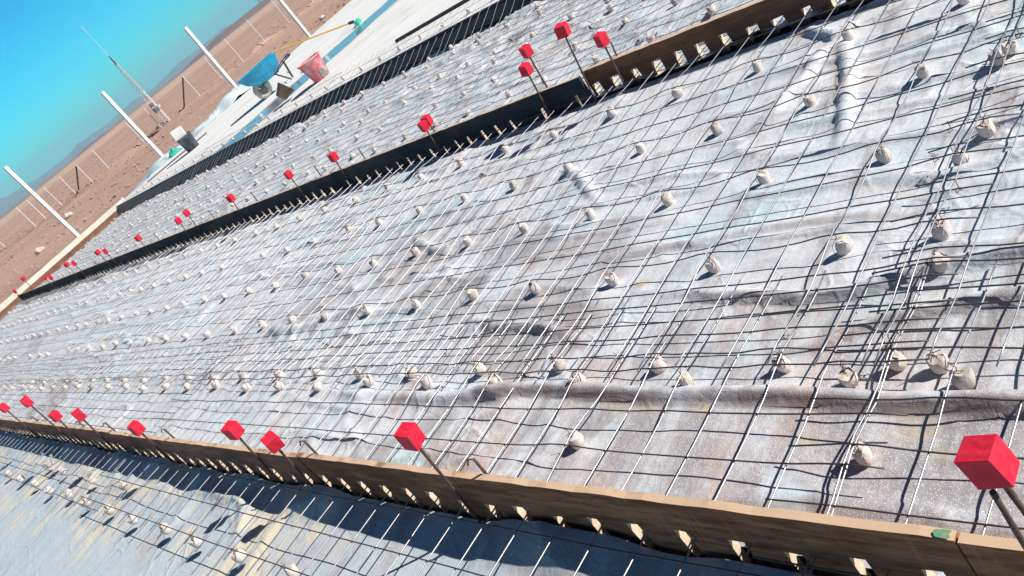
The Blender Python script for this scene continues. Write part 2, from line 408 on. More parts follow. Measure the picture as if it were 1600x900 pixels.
def h_lane0(X, Y):
    z = -.052 + .012 * fbm(X * 1.4, Y * 1.2, 3, 81)
    wx = X + .1 * fbm(X * 2, Y * 2, 2, 82)
    r = 1 - np.abs(2 * vnoise(wx * 2.0, Y * 3.0 - X * 1.2, 84) - 1)
    z = z + .030 * r ** 4 * sstep(.35, .8, X) * sstep(.34, .6, vnoise(X, Y * .8, 88)) + .016 * fbm(X * 2.5, Y * 3.2, 2, 99) * sstep(.3, .7, X)
    z = z + .004 * fbm(X * 8, Y * 8, 3, 91)
    # lumps of film pushed against the foot of the board
    z = z + sstep(.70, .88, X) * (.018 + .05 * vnoise(X * 3, Y * 5.2, 95) ** 2)
    return z
def ys_grid(y0, d0, k, y1):
    ys = [y0]
    while ys[-1] < y1: ys.append(ys[-1] + d0 + k * max(0, ys[-1] - 1.5))
    return np.array(ys)

# ------------------------------------------------------------------ setting: ground, slab, hills
def g_ground():
    s = np.linspace(-1, 1, 561); a = np.sinh(s * 7.5) / np.sinh(7.5)
    xs = 12 + a * 4200; ys = 34 + a * 4200
    X, Y = np.meshgrid(xs, ys); d = np.hypot(X, Y)
    Z = -.03 + .10 * fbm(X * .35, Y * .35, 4, 200) * sstep(20.3, 23, Y) + .5 * fbm(X * .03, Y * .03, 3, 210) * sstep(40, 90, d)
    Z = Z - .0052 * np.clip(d - 110, 0, None)
    # furrow and low berm along the fence
    fx = np.array([8.0, 10.8, 12.2, 13.0, 13.8, 15.3, 17.5, 20.0, 22.4, 26.0]); fy = np.array([62, 49.8, 42.8, 40.2, 39.2, 38.0, 36.0, 35.1, 34.55, 33.8])
    f = np.interp(X, fx, fy); off = Y - f
    inx = sstep(9, 10.5, X) * sstep(40, 30, X)
    Z = Z + inx * (-.20 * np.exp(-((off + .15) / .32) ** 2) + .20 * np.exp(-((off - .35) / .3) ** 2) + .10 * np.exp(-((off + .95) / .5) ** 2)) * (.5 + 1.2 * vnoise(X * .9, Y * .9, 220))
    site = sstep(19.75, 19.35, Y) * sstep(40, 38, X) * sstep(-9, -6, X)
    Z = Z - .12 * site - .0 
    Z = np.where((X > 5.8) & (X < 30) & (Y < 19.7), np.minimum(Z, -.1), Z)
    tag(grid_obj('ground', X, Y, Z, M['ground']), kind='structure')
g_ground()

def slab():
    # outline of finished slab (its near side is the dark edge strip), rough far edge
    mb = MB(); top = []
    xs = np.concatenate([np.linspace(SLX + .012, 20, 90), [40]])
    far = 19.86 + .05 * fbm(xs * 1.3, xs * 0, 3, 300)
    far = np.where(xs < 8.2, far - .22 * (8.2 - xs) / 1.9, far)
    n = len(xs)
    vs = [(x, -12, TOP) for x in xs] + [(x, f, TOP) for x, f in zip(xs, far)]
    vs += [(x, y, -.12) for x, y, z in vs]
    fs = []
    for i in range(n - 1):
        fs.append((i, i + 1, n + i + 1, n + i)); fs.append((n + i, n + i + 1, 3 * n + i + 1, 3 * n + i))
        fs.append((i + 1, i, 2 * n + i, 2 * n + i + 1))
    fs.append((0, n, 3 * n, 2 * n))
    mb.add(vs, fs); tag(mb.build('slab', M['slab']), kind='structure')
slab()

def hills(name, mat, pts, dist, depth, zb, seed):
    # ridge as real relief: az (deg from +Y towards +X), elevation of crest (deg)
    az = np.linspace(pts[0][0], pts[-1][0], 260)
    el = np.interp(az, [p[0] for p in pts], [p[1] for p in pts]) + .10 * fbm(az * 1.3, az * 0, 4, seed)
    rows = np.linspace(0, 1, 24); A, T = np.meshgrid(np.radians(az), rows)
    prof = np.interp(T, [0, .45, 1], [0, 1, 0]); prof = prof ** 1.2
    D = dist + depth * (T - .45)
    crest = 1.55 + dist * np.tan(np.radians(el))[None, :]
    Zb = zb
    Z = Zb + (crest - Zb) * prof + (crest - Zb) * .22 * fbm(A * 400, T * 4, 4, seed + 3) * np.sin(np.pi * T) * (T != .45)
    tag(grid_obj(name, D * np.sin(A), D * np.cos(A), Z, mat), kind='structure')
hills('hills', M['hill'], [(-60, -.2), (5, -.3), (12, -.45), (14, -.32), (17, -.42), (20, -.28), (23, -.42), (26, -.35), (28.5, -.10), (30, -.05), (32, -.1), (34, .0), (40, .5), (50, .8), (80, .3)], 620, 360, -6, 400)
hills('mountains', M['mountain'], [(-60, .2), (0, .4), (9, .75), (12.5, .62), (14, .42), (16, .02), (17.5, -.05), (19, .10), (21, -.02), (23, .05), (24.5, -.10), (26.5, .12), (28, .02), (29.5, .1), (31, -.3), (50, -.3)], 3000, 900, -24, 420)

# ------------------------------------------------------------------ plastic sheets
xs = np.linspace(.905, 3.63, 210); ys = ys_grid(-1.0, .0135, .0042, 19.35)
X, Y = np.meshgrid(xs, ys)
Z1 = h_lane1(X, Y)
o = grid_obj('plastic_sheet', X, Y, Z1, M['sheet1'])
soil_shade = np.zeros(X.shape); sandy = np.zeros(X.shape)
for p, h, w in FOLDS:                         # mud and painted shade on the folds' camera side, sand in their lee
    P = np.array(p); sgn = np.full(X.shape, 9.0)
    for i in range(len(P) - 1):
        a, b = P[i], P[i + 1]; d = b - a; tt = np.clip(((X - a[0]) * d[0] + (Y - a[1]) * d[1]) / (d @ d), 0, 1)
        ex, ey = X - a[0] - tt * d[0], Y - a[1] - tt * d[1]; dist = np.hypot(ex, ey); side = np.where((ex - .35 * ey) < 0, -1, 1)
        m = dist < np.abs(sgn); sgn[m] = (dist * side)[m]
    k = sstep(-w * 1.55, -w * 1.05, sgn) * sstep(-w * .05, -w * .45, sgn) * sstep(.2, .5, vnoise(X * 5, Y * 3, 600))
    soil_shade = np.maximum(soil_shade, (.62 if h > .04 else .35) * k * sstep(3.6, 2.6, Y))
    sandy = np.maximum(sandy, .45 * sstep(-w * 2.6, -w * 1.6, sgn) * sstep(-w * 1.0, -w * 1.3, sgn) * sstep(.64, .78, vnoise(X * 3 + 5, Y * 2.2, 610)) * sstep(2.6, 1.8, Y))
for cx, cy, r_ in [(1.27, .99, .10), (1.20, .92, .06), (1.22, 1.25, .05), (1.31, 1.62, .05), (1.16, .80, .05), (1.9, 2.2, .06)]:
    sandy = np.maximum(sandy, sstep(1.0, .3, np.hypot((X - cx) * 1.8, Y - cy) / r_ + .7 * fbm(X * 14, Y * 14, 3, 620)))
soil_shade = np.maximum(soil_shade, .45 * sstep(.68, .82, vnoise(X * 1.2 + 3, Y * .8, 640)) * sstep(.3, .6, vnoise(X * 6, Y * 4, 641)) * sstep(3.4, 2.0, X))
for nm, arr in (('soil_shade', soil_shade), ('sandy', sandy)):
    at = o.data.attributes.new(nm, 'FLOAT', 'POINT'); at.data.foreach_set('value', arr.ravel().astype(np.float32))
tag(o, 'pale blue-grey crumpled plastic sheet under wire mesh in the wide middle bay', 'plastic sheet', 'plastic sheets under the mesh')
xs = np.linspace(3.68, SLX - .03, 150); ys = ys_grid(.0, .022, .0042, 19.35)
X, Y = np.meshgrid(xs, ys)
o = grid_obj('plastic_sheet', X, Y, h_lane2(X, Y), M['sheet2']); tag(o, 'heavily wrinkled greyish plastic sheet between the dark middle board and finished slab', 'plastic sheet', 'plastic sheets under the mesh')
xs = np.concatenate([np.linspace(-4, .0, 30)[:-1], np.linspace(0, .868, 75)]); ys = ys_grid(.2, .016, .0040, 19.35)
X, Y = np.meshgrid(xs, ys)
o = grid_obj('plastic_sheet', X, Y, h_lane0(X, Y), M['sheet0']); tag(o, 'smooth light blue plastic sheet dusted with yellow sand in front of near board', 'plastic sheet', 'plastic sheets under the mesh')

# ------------------------------------------------------------------ form boards with notches for the bars
def comb_board(name, x0, th, y0, y1, zb, zt, notches, nw, nz, mat, lab, rag=.004, tilt=0.0):
    pts = [(y0, zb)]
    for c in sorted(notches):
        if c - nw * .5 < y0 + .02 or c + nw * .5 > y1 - .02: continue
        w = nw * random.uniform(.75, 1.15); zz = nz - (nz - zb) * random.choice([0, 0, .05, .1, .18]); sk = random.uniform(-.008, .008)
        pts += [(c - w / 2, zb), (c - w / 2 + sk, zz), (c + w / 2 + sk, zz + random.uniform(-.004, .004)), (c + w / 2, zb)]
    pts.append((y1, zb))
    k = max(2, int((y1 - y0) / .06))
    tops = [(y1 - (y1 - y0) * i / k, zt + rag * (random.random() - .5)) for i in range(k + 1)]
    pts += tops
    bm = bmesh.new()
    vs = [bm.verts.new((x0 + tilt * (z - zb), y, z)) for y, z in pts]
    f = bm.faces.new(vs)
    r = bmesh.ops.extrude_face_region(bm, geom=[f])
    for e in r['geom']:
        if isinstance(e, bmesh.types.BMVert): e.co.x += th
    bmesh.ops.recalc_face_normals(bm, faces=bm.faces)
    me = bpy.data.meshes.new(name); bm.to_mesh(me); bm.free(); me.materials.append(mat); me.materials.append(M['wood_cut'])
    for p in me.polygons:
        if abs(p.normal.y) > .6 and y0 + .01 < p.center.y < y1 - .01 and p.center.z < nz + .02: p.material_index = 1
    o = bpy.data.objects.new(name, me); COL.objects.link(o)
    tag(o, lab, 'board', 'notched boards of the formwork'); return o
bars_y = [1.42 + .020 + PB * k for k in range(-40, 125)]
# near board (five planks visible)
edges1 = [-4.4, -1.85, .748, 3.32, 5.9, 8.45, 11.0, 13.6, 16.2, 19.2]
lab1 = ['board hidden at left end', None]
names1 = {0: 'greyish notched plank at the camera end of the near board', 1: 'brown notched plank right of the green mark in the near board',
          2: 'longest-looking brown notched plank of the near board, left of the green mark', 3: 'grey-brown notched plank of near board behind the middle red blocks',
          4: 'grey-brown notched plank of near board behind the two small close red blocks', 5: 'grey notched plank of near board reaching the left picture edge'}
for i in range(len(edges1) - 1):
    m = M['wood_old'] if i < 3 else M['wood_grey']
    lab = names1.get(i, 'grey notched plank of the near board beyond the left picture edge')
    b = comb_board('form_board', BX1 - (.004 if i % 2 else 0), .022, edges1[i] + .004, edges1[i + 1] - .004, -.058, TOP + random.uniform(-.002, .002), bars_y, .046, .060, m, lab, .006)
    if i == 2:
        mb = MB(); n = 16; o3 = [(BX1 - .003 + .011 + .0105 * math.copysign(abs(math.cos(a)) ** .4, math.cos(a)) * random.uniform(.75, 1.0), .772 + .016 * math.copysign(abs(math.sin(a)) ** .4, math.sin(a)) * random.uniform(.7, 1.1)) for a in np.linspace(0, 2 * math.pi, n, endpoint=False)]
        mb.add([(x, y, TOP + .0046) for x, y in o3] + [(x, y, TOP + .0040) for x, y in o3], [tuple(range(n))] + [(k, n + k, n + (k + 1) % n, (k + 1) % n) for k in range(n)]); mb.build('paint_mark', M['green'], b)
# middle board
edges2 = [-3.0, .62, 3.63]
for i in range(2):
    comb_board('form_board', BX2 + .05, .03, edges2[i] + .004, edges2[i + 1] - .004, -.01, TOP + .005, bars_y, .062, .088, M['wood_red'],
               ['red-brown notched plank of middle board at the top right picture edge', 'red-brown notched plank of middle board between two red blocks and picture top'][i])
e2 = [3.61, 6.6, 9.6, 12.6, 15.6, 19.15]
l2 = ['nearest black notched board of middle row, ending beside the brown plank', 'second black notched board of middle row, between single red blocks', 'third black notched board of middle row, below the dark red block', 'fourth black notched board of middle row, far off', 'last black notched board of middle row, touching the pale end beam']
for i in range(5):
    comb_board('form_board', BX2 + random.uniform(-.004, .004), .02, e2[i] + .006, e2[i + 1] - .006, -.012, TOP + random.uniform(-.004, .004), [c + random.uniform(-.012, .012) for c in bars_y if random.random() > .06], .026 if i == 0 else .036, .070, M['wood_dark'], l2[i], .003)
# dark strip along the slab edge
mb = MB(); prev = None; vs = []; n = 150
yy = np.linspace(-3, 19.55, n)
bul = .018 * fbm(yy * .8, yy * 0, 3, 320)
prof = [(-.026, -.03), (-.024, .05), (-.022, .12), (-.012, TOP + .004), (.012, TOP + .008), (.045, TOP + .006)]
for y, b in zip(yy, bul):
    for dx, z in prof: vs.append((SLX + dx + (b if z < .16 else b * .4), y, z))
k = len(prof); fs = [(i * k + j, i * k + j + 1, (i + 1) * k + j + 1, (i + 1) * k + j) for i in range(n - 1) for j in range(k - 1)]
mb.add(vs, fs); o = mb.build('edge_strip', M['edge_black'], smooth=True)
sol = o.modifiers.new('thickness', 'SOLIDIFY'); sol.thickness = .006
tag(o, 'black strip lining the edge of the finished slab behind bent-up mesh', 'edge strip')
# end board and pale beam at far end
t = MB(); t.box((2.9, 19.50, .045), (7.0, .03, .15)); tag(t.build('end_board', M['wood_red'], bevel=.002), 'brown board closing the far end under the pale beam', 'board')
t = MB(); t.box((2.95, 19.53, .172), (7.3, .09, .10)); tag(t.build('end_beam', M['wood_pale'], bevel=.004), 'long pale timber beam laid across the far end of the bays', 'timber beam')

# ------------------------------------------------------------------ where the spacers stand
TILES = [(-3.57, 1.235), (1.005, 5.80), (5.575, 10.37), (10.145, 14.95), (14.72, 19.35)]
SP = []   # x, y, base z, tilt, row name
def sp(x, y, row, z=None, j=.012):
    SP.append((x + random.uniform(-j, j), y + random.uniform(-j, j), z, row))
# middle bay
rows1 = [(1.474, 'second'), (1.925, 'third'), (2.39, 'fourth'), (2.862, 'fifth'), (3.335, 'sixth')]
for i, (y0, y1) in enumerate(TILES):
    for x, rn in rows1:
        if i == 0: yl = [1.11 - .4575 * k for k in range(0, 3)]
        else:
            yl = []; y = y0 + .415
            while y < y1 - .05: yl.append(y); y += .4575
        jx = random.uniform(-.03, .03) if i > 1 else 0
        for y in yl:
            if rn in ('fifth', 'sixth') and i == 0: y += .04
            if i > 1 and random.random() < .05: continue
            sp(x + jx, y, rn + ' row behind near board')
    # first row: mats threaded through the near board
    yl = [.91, 1.215] if i == 0 else [y0 + .705 + .4575 * k for k in range(10) if y0 + .705 + .4575 * k < y1 + .25]
    for y in yl: sp(1.402, y, 'first row behind near board')
for x, y in [(1.172, 1.085), (1.165, 2.03)]: sp(x, y, 'gap before the long fold', j=0)
for x, y in [(2.262, 1.147), (1.80, 1.085), (1.455, .995), (2.79, 1.165)]: sp(x, y, 'doubled right foreground overlap', j=.003)
# far bay
for i, (y0, y1) in enumerate(TILES):
    for x, rn in [(4.21, 'first'), (4.65, 'second'), (5.10, 'third'), (5.34, 'third'), (5.92, 'fourth'), (6.06, 'fourth')]:
        if i == 0: yl = [1.2]
        else:
            yl = []; y = y0 + .21 + (.14 if x in (5.34, 6.06) else 0)
            while y < y1 - .05: yl.append(y); y += .4575
        for y in yl:
            if random.random() < .04: continue
            sp(x + .02 * math.sin(y), y, rn + ' row beyond middle board', j=.03)
# hanging along the free edge of the far mats
HANG = [.45 * k + 5.1 for k in range(31)]
for y in HANG: sp(6.60, y, 'mesh edge over the slab', z='hang')
# in front of near board, hanging from the edge wire
for y in [2.15, 2.60, 3.058, 3.521, 3.973, 4.397, 4.883, 5.32, 5.78, 6.22, 6.7, 7.15, 7.6, 8.1, 8.6, 9.1, 9.6]: sp(.497, y, 'front mesh edge', z='hang', j=.006)
for y in [5.45, 6.05, 6.75, 7.3]: sp(.66, y, 'sandy front patch', z='hang', j=.03)
def frontness(s):
    return math.hypot(s[0], s[1])
SP = [s for s in SP if s[1] > .35]
SP.sort(key=frontness)
SPX = np.array([q[0] for q in SP]); SPY = np.array([q[1] for q in SP])
SPH = np.array([q[2] == 'hang' for q in SP])
# ------------------------------------------------------------------ welded wire mats
def mat_wires(root, x0, x1, y0, y1, ox, oy, dz, seed, edge_r=1):
    rw, rl = (.0026, .0024) if x1 < 3 else ((.0024, .0023) if x1 < 5 else (.0020, .0020)); top = 0 if x1 < 3 else rw + rl
    k0 = math.ceil((y0 + .02 - oy) / PB); y = oy + k0 * PB
    while y < y1 - .01:
        ph = random.uniform(-.006, .006); a = x0 - random.uniform(0, .03); b = x1 + random.uniform(-.02, .02)
        n = max(4, int((b - a) / .075)); xs = np.linspace(a, b, n); j = .012 * fbm(xs * 1.5 + y * 3.7, xs * 0 + seed, 2, 130)
        zz = zmesh(xs, np.full(n, y), 0) + dz + 2 * top
        mb = MB(); mb.tube([(xx, y + ph + jj, z) for xx, jj, z in zip(xs, j, zz)], rw, 6)
        mb.build('cross_wire', M['wire'] if x1 < 5 else M['wire_far'], root, smooth=True); y += PB
    k0 = math.ceil((x0 + .02 - ox) / PB); x = ox + k0 * PB
    while x < x1 - .01:
        ph = random.uniform(-.004, .004); a = y0 - random.uniform(0, .03); b = y1 + random.uniform(-.03, .03)
        n = int((b - a) / .075); ys = np.linspace(a, b, n); j = .010 * fbm(ys * 1.3 + x * 2.9, ys * 0 + seed, 2, 140)
        zz = zmesh(np.full(n, x), ys, 0) + dz + rw + rl
        mb = MB(); mb.tube([(x + ph + jj, yv, z) for yv, jj, z in zip(ys, j, zz)], rl, 6)
        mb.build('long_wire', M['wire_dark'], root, smooth=True); x += PB
tn = ['at the right foreground', 'second from the camera, filling the foreground', 'third from the camera', 'fourth from the camera', 'farthest from the camera, by the pale beam']
KINDS = [('near', .46, 1.80, .505, 1.40, .0, 'narrow wire mat threaded through near board, '),
         ('mid', 1.42, 4.02, 1.474, 1.42, .007, 'wide wire mat in the middle bay, '),
         ('far', 3.78, 6.72, 3.80, 1.435, -.001, 'wire mat bent over black slab edge, ')]
for kn, x0, x1, ox, oy, dz, lab in KINDS:
    for i, (y0, y1) in enumerate(TILES):
        r = empty('wire_mat', ((x0 + x1) / 2, (y0 + y1) / 2, 0)); tag(r, lab + tn[i], 'wire mesh', 'welded wire mats over the sheets')
        q = empty('tmp'); COL.objects.unlink(q)
        before = set(o.name for o in COL.objects)
        sh = random.uniform(-.03, .03) if i != 1 else 0
        mat_wires(r, x0, x1, y0, y1, ox + [.048, 0, .05, .008, .045][i], oy + sh, dz + (.004 if i % 2 else 0), 10 * i + x0)
        off = Vector(r.location)
        for c in r.children: c.location = -off
        bpy.data.objects.remove(q)

def knot(root, x, y):
    z = float(zmesh(np.array([x]), np.array([y]))[0]) + .006; mb = MB(); c = Vector((x, y, z)); rr = .009
    mb.tube([c + Vector((rr * math.cos(a), rr * math.sin(a) * .8, .004 * math.sin(2 * a))) for a in np.linspace(0, 6.0, 9)], .0012, 5)
    mb.tube([c + Vector((rr, 0, .002)), c + Vector((rr + .006, .004, .012)), c + Vector((rr + random.uniform(-.004, .016), random.uniform(-.012, .012), .024))], .0013, 5)
    o = mb.build('tie_knot', M['tie'], root); o.location = -Vector(root.location)
MATS = {o['label']: o for o in COL.objects if o.name.startswith('wire_mat')}
kr = [o for l, o in MATS.items() if l.startswith('wide') and 'second' in l][0]
for k in range(34):
    if k < 22: x = random.choice([1.474, 1.6265, 1.779]); y = 1.42 + PB * random.randrange(-2, 26)
    else: x = 1.474 + PB * random.randrange(0, 14); y = random.choice([1.1, 1.115, 1.2])
    knot(kr, x + .004, y)
# ------------------------------------------------------------------ mortar spacers
def spacer_mesh(seed, n=14):
    rg = np.random.default_rng(seed); mb = MB()
    prof = [(.0090, .0), (.0165, .002), (.0205, .008), (.0232, .019), (.0238, .031), (.0226, .043), (.0200, .0505), (.0070, .0515)]
    mb.lathe(prof, n)
    sx = rg.uniform(.9, 1.1); ph = rg.uniform(0, 6)
    v = []
    for x, y, z in mb.v:
        a = math.atan2(y, x); k = 1 + .06 * math.sin(2 * a + ph) + .04 * math.sin(5 * a + ph * 2) + .035 * (rg.random() - .5)
        zz = z
        if z > .042: zz = z - .004 * math.cos(2 * a + ph) - .0015 * rg.random()
        v.append((x * k * sx, y * k / sx, zz))
    mb.v = v
    return mb
def tie_mesh(seed):
    rg = np.random.default_rng(seed); mb = MB()
    for s in (1,):
        pts = []
        for k in range(9):
            a = math.pi * k / 8
            pts.append((.0248 * math.cos(a), s * .003 + .002 * math.sin(3 * a), .018 + .039 * math.sin(a)))
        mb.tube(pts, .0009, 5)
    tip = (.012 * rg.uniform(-1, 1), .014, .080); mb.tube([(0, 0, .058), (.003, .003, .066), tip], .0012, 5)
    mb.tube([(0, 0, .058), (-.009, -.003, .063), (-.021, -.012 * rg.uniform(-1, 1), .070)], .0012, 5)
    return mb
SM = []; 
for sd in range(6):
    o = spacer_mesh(sd).build('spacer', [M['concrete'], M['concrete'], M['concrete_b'], M['concrete'], M['concrete_c'], M['concrete_b']][sd], smooth=True)
    o.data.set_sharp_from_angle(angle=R(42)); COL.objects.unlink(o); SM.append(o.data); bpy.data.objects.remove(o)
TM = []
for sd in range(4):
    o = tie_mesh(sd).build('tie_wire', M['tie'], smooth=True); COL.objects.unlink(o); TM.append(o.data); bpy.data.objects.remove(o)
# count order within each row (from the camera end)
order = {}
farb = MB(); farb_n = 0; NIND = 300
ordw = ['first', 'second', 'third', 'fourth', 'fifth', 'sixth', 'seventh', 'eighth', 'ninth', 'tenth', 'eleventh', 'twelfth', '13th', '14th', '15th', '16th', '17th', '18th', '19th', '20th'] + ['%dth' % k for k in range(21, 60)]
ordw[20] = '21st'; ordw[21] = '22nd'; ordw[22] = '23rd'; ordw[30] = '31st'; ordw[31] = '32nd'; ordw[32] = '33rd'
farmesh = spacer_mesh(1, 7)
for idx, (x, y, z, row) in enumerate(SP):
    zm = float(zmesh(x, y))
    if z == 'hang': zb = zm - .056
    else:
        hl = float(h_lane2(np.array([[x]]), np.array([[y]]))[0, 0]) if x > 3.66 else float(h_lane1(np.array([[x]]), np.array([[y]]))[0, 0])
        zb = min(max(hl - .004, zm - .064), zm - .052)
    n = order.get(row, 0); order[row] = n + 1
    tx, ty = random.uniform(-.3, .3), random.uniform(-.3, .3)
    if z == 'hang': tx += random.uniform(-.3, .3)
    if idx < NIND:
        base = empty('concrete_spacer', (x, y, zb), random.uniform(0, 6.28)) if idx < 130 else None
        k = random.randrange(6); s = random.uniform(.90, 1.06)
        b = bpy.data.objects.new('block' if base else 'concrete_spacer', SM[k]); COL.objects.link(b)
        b.rotation_euler = (tx, ty, 0)
        lab = 'pale mortar spacer, %s from camera end in %s' % (ordw[n], row)
        if base:
            base.scale = (s, s, 1.0); b.parent = base
            tw = bpy.data.objects.new('tie_wire', TM[random.randrange(4)]); COL.objects.link(tw); tw.parent = base
            tag(base, lab, 'spacer', 'mortar spacers under the wire mesh')
        else:
            b.location = (x, y, zb); b.scale = (s, s, 1); b.rotation_euler = (tx, ty, random.uniform(0, 6.28))
            tag(b, lab, 'spacer', 'mortar spacers under the wire mesh')
    else:
        rot = Matrix.Rotation(tx, 3, 'X') @ Matrix.Rotation(ty, 3, 'Y')
        farb.add([rot @ Vector(p) + Vector((x, y, zb)) for p in farmesh.v], farmesh.f)
o = farb.build('distant_spacers', M['concrete'], smooth=True)
tag(o, 'countless tiny mortar spacers far off towards the pale end beam', 'spacers', kind='stuff')

# ------------------------------------------------------------------ red-capped stakes and short pins
def stake(x, y, zc, lab, lean=(0, .09), zfoot=-.07, size=(.054, .054, .066), rz=0.0, mat=None, btilt=0.0):
    r = empty('marker_stake', (x, y + lean[1], zfoot))
    top = Vector((-lean[0], -lean[1], zc - zfoot)); d = top.normalized()
    mb = MB(); n = 14; pts = [d * (top.length * i / (n - 1)) for i in range(n)]
    mb.tube(pts, .0062, 8, radii=[.0050 + (.0006 if i % 2 else 0) for i in range(n)])
    mb.build('rod', M['rust'], r, smooth=True)
    q = Matrix.Rotation(btilt, 3, 'X') @ Vector((0, 0, 1)).rotation_difference(d).to_matrix() @ Matrix.Rotation(rz, 3, 'Z')
    mb = MB(); mb.box((0, 0, 0), size)
    mb.v = [tuple(c_ + random.uniform(-.0025, .0025) for c_ in p) for p in mb.v]; b = mb.build('red_block', mat or M['red'], r, bevel=random.uniform(.0012, .003))
    b.matrix_local = Matrix.Translation(top) @ q.to_4x4()
    tag(r, lab, 'stake', 'red-capped stakes along the boards'); return r
def pin(x, y, zt, lab, lean=(0, .05), hook=False):
    r = empty('steel_pin', (x, y, -.03)); mb = MB()
    top = Vector((lean[0], lean[1] * -1, zt + .03))
    mb.tube([top * (i / 9) for i in range(10)], .0062, 8, radii=[.0048 + (.0006 if i % 2 else 0) for i in range(10)])
    if hook: mb.tube([top, top + Vector((-.008, .018, .004)), top + Vector((-.014, .030, -.014))], .0028, 6)
    mb.build('rod', M['rust'], r, smooth=True)
    tag(r, lab, 'pin', 'short steel pins behind the boards')
S1 = [(.600, .425, -.05, 0), (2.21, .392, .10, .1), (3.31, .29, .11, -.2), (3.66, .325, .09, .2), (5.01, .29, .09, .1), (6.07, .345, .09, -.1), (6.78, .31, .09, .1), (7.08, .465, .10, 0), (8.22, .38, .09, .2)]
n1 = ['big red block on rusty stake at the right picture edge by the green mark', 'red block on rusty stake alone in the middle of the near board', 'red block on stake at a plank joint, right one of a close pair',
      'red block on stake, left one of the pair left of plank joint', 'red block with wood grain on stake by a pale splinter of near board', 'red block on stake, right of the two small close blocks at left',
      'small low red block on stake between taller ones at the left', 'tall thin stake with red block at left of near board', 'red block cut off by the left picture edge on near board']
for (y, zc, ln, rz), lab in zip(S1, n1):
    stake(BX1 - .020, y, zc, lab, (random.uniform(-.01, .01), ln), rz=rz, btilt=-.06 if y < 1 else 0)
PINS = [(.50, .30, .03), (2.16, .235, .05), (3.24, .245, .06), (3.58, .22, .05), (4.86, .23, .05), (5.92, .235, .04), (6.62, .22, .05), (8.0, .22, .05)]
np_ = ['short rusty rod leaning beside the big red block at right', 'hooked rusty pin behind the near board by the lone middle red block', 'short dark pin behind the near board at the plank joint', 'short hooked pin behind near board left of plank joint', 'short pin behind near board beside the grained red block',
       'short pin behind near board beside two close red blocks', 'short pin behind near board near the tall thin stake', 'short pin behind near board at left picture edge']
for (y, zt, ln), lab in zip(PINS, np_):
    if y < 1: pin(BX1 - .045, .597, .385, lab, (.0, -.004))
    else: pin(BX1 + .036, y, zt, lab, (-.01, ln), True)
S2 = [(3.62, 3.26, .335, .06), (3.62, 3.475, .465, .1), (3.70, 3.86, .425, .08), (3.62, 3.87, .352, .09), (3.68, 5.06, .27, .06), (3.62, 5.055, .262, .06), (3.62, 6.34, .30, .09), (3.62, 7.10, .315, .09), (3.62, 8.46, .31, .09), (3.62, 9.60, .35, .1), (3.62, 9.94, .307, .09),
      (3.62, 11.35, .305, .1), (3.62, 12.70, .32, .1), (3.62, 13.0, .345, .1), (3.62, 14.29, .335, .1), (3.62, 14.77, .35, .1), (3.62, 16.04, .26, .1), (3.62, 16.26, .30, .1), (3.62, 17.52, .43, .2), (3.62, 18.88, .27, .1)]
n2 = ['red block on thin stake in front of the red-brown middle plank', 'red block high on a tall stake at the brown and black board joint', 'upper red block of the overlapping pair left of the board joint', 'lower red block of the overlapping pair left of the board joint',
      'upper red block of the touching pair on the middle black board', 'lower red block of the touching pair on the middle black board', 'single red block on the black middle board, right of two singles', 'single red block on black middle board between two other singles',
      'single red block on black middle board right of the dark red one', 'upper red block beside the shaded dark red one', 'shaded dark red block on black middle board', 'lone small red block between pairs on far black board',
      'right block of the first far red pair on black board', 'left block of the first far red pair on black board', 'right block of the second far red pair, close to end beam', 'left block of the second far red pair, close to end beam',
      'right block of two tiny red ones against the pale end beam', 'left block of two tiny red ones against the pale end beam', 'tiny red block on a leaning stake above the pale end beam', 'tiny red block at the corner of middle board and pale end beam']
for (x, y, zc, ln), lab in zip(S2, n2):
    sz = (.055, .055, .068)
    if abs(y - 3.475) < .01: sz = (.066, .066, .07)
    stake(x if y < 3.6 and x > 3.65 else x, y + .02, zc, lab, (random.uniform(-.03, .02), ln), rz=random.uniform(-.4, .4), size=sz)
for y, lab in [(3.40, 'short pin behind the brown plank beside the highest red block'), (6.2, 'short pin behind the black board by a single red block'), (6.95, 'short pin behind black board by the middle single red block'), (8.28, 'short bent pin behind black board right of dark red block'), (9.4, 'short pin behind black board beside the red pair'), (14.0, 'short pin behind far black board near end beam'), (11.2, 'short pin behind far black board by lone small red block')]:
    pin(3.73, y, .26, lab, (0, .06))

# ------------------------------------------------------------------ far side: posts, fence, mast
plabs = ['leftmost white square concrete post beside the pale end beam', 'second white post from the left, by the black bucket', 'third white post from the left, by the plastic film', 'fourth white post from the left, cut off by the picture top']
for (x, h), lab in zip([(5.98, 2.17), (8.77, 2.16), (11.52, 2.16), (14.27, 2.16)], plabs):
    mb = MB(); mb.box((0, 0, h / 2 - .1), (.078, .078, h + .2), Matrix.Rotation(.04, 3, 'Z'))
    o = mb.build('white_post', M['post'], bevel=.006); o.location = (x, 21.72, -.03); o.rotation_euler = (random.uniform(-.012, .012), random.uniform(-.012, .012), 0)
    tag(o, lab, 'post', 'white square posts behind the slab')
F = [(10.815, 49.8, 1.30), (9.9, 54.0, 1.30), (11.483, 42.9 + 2.6, 1.2), (11.75, 44.3, 1.15), (12.204, 42.605, 1.12), (12.628, 41.35, 1.10), (13.048, 39.9, 1.08), (13.75, 39.25, 1.11), (15.242, 38.14, 1.13), (15.95, 37.4, 1.13), (17.454, 35.78, 1.18), (18.756, 35.8, 1.2), (19.744, 35.2, 1.27), (21.0, 34.92, 1.3), (22.356, 34.58, 1.3), (23.8, 34.3, 1.3), (25.2, 34.0, 1.3)]
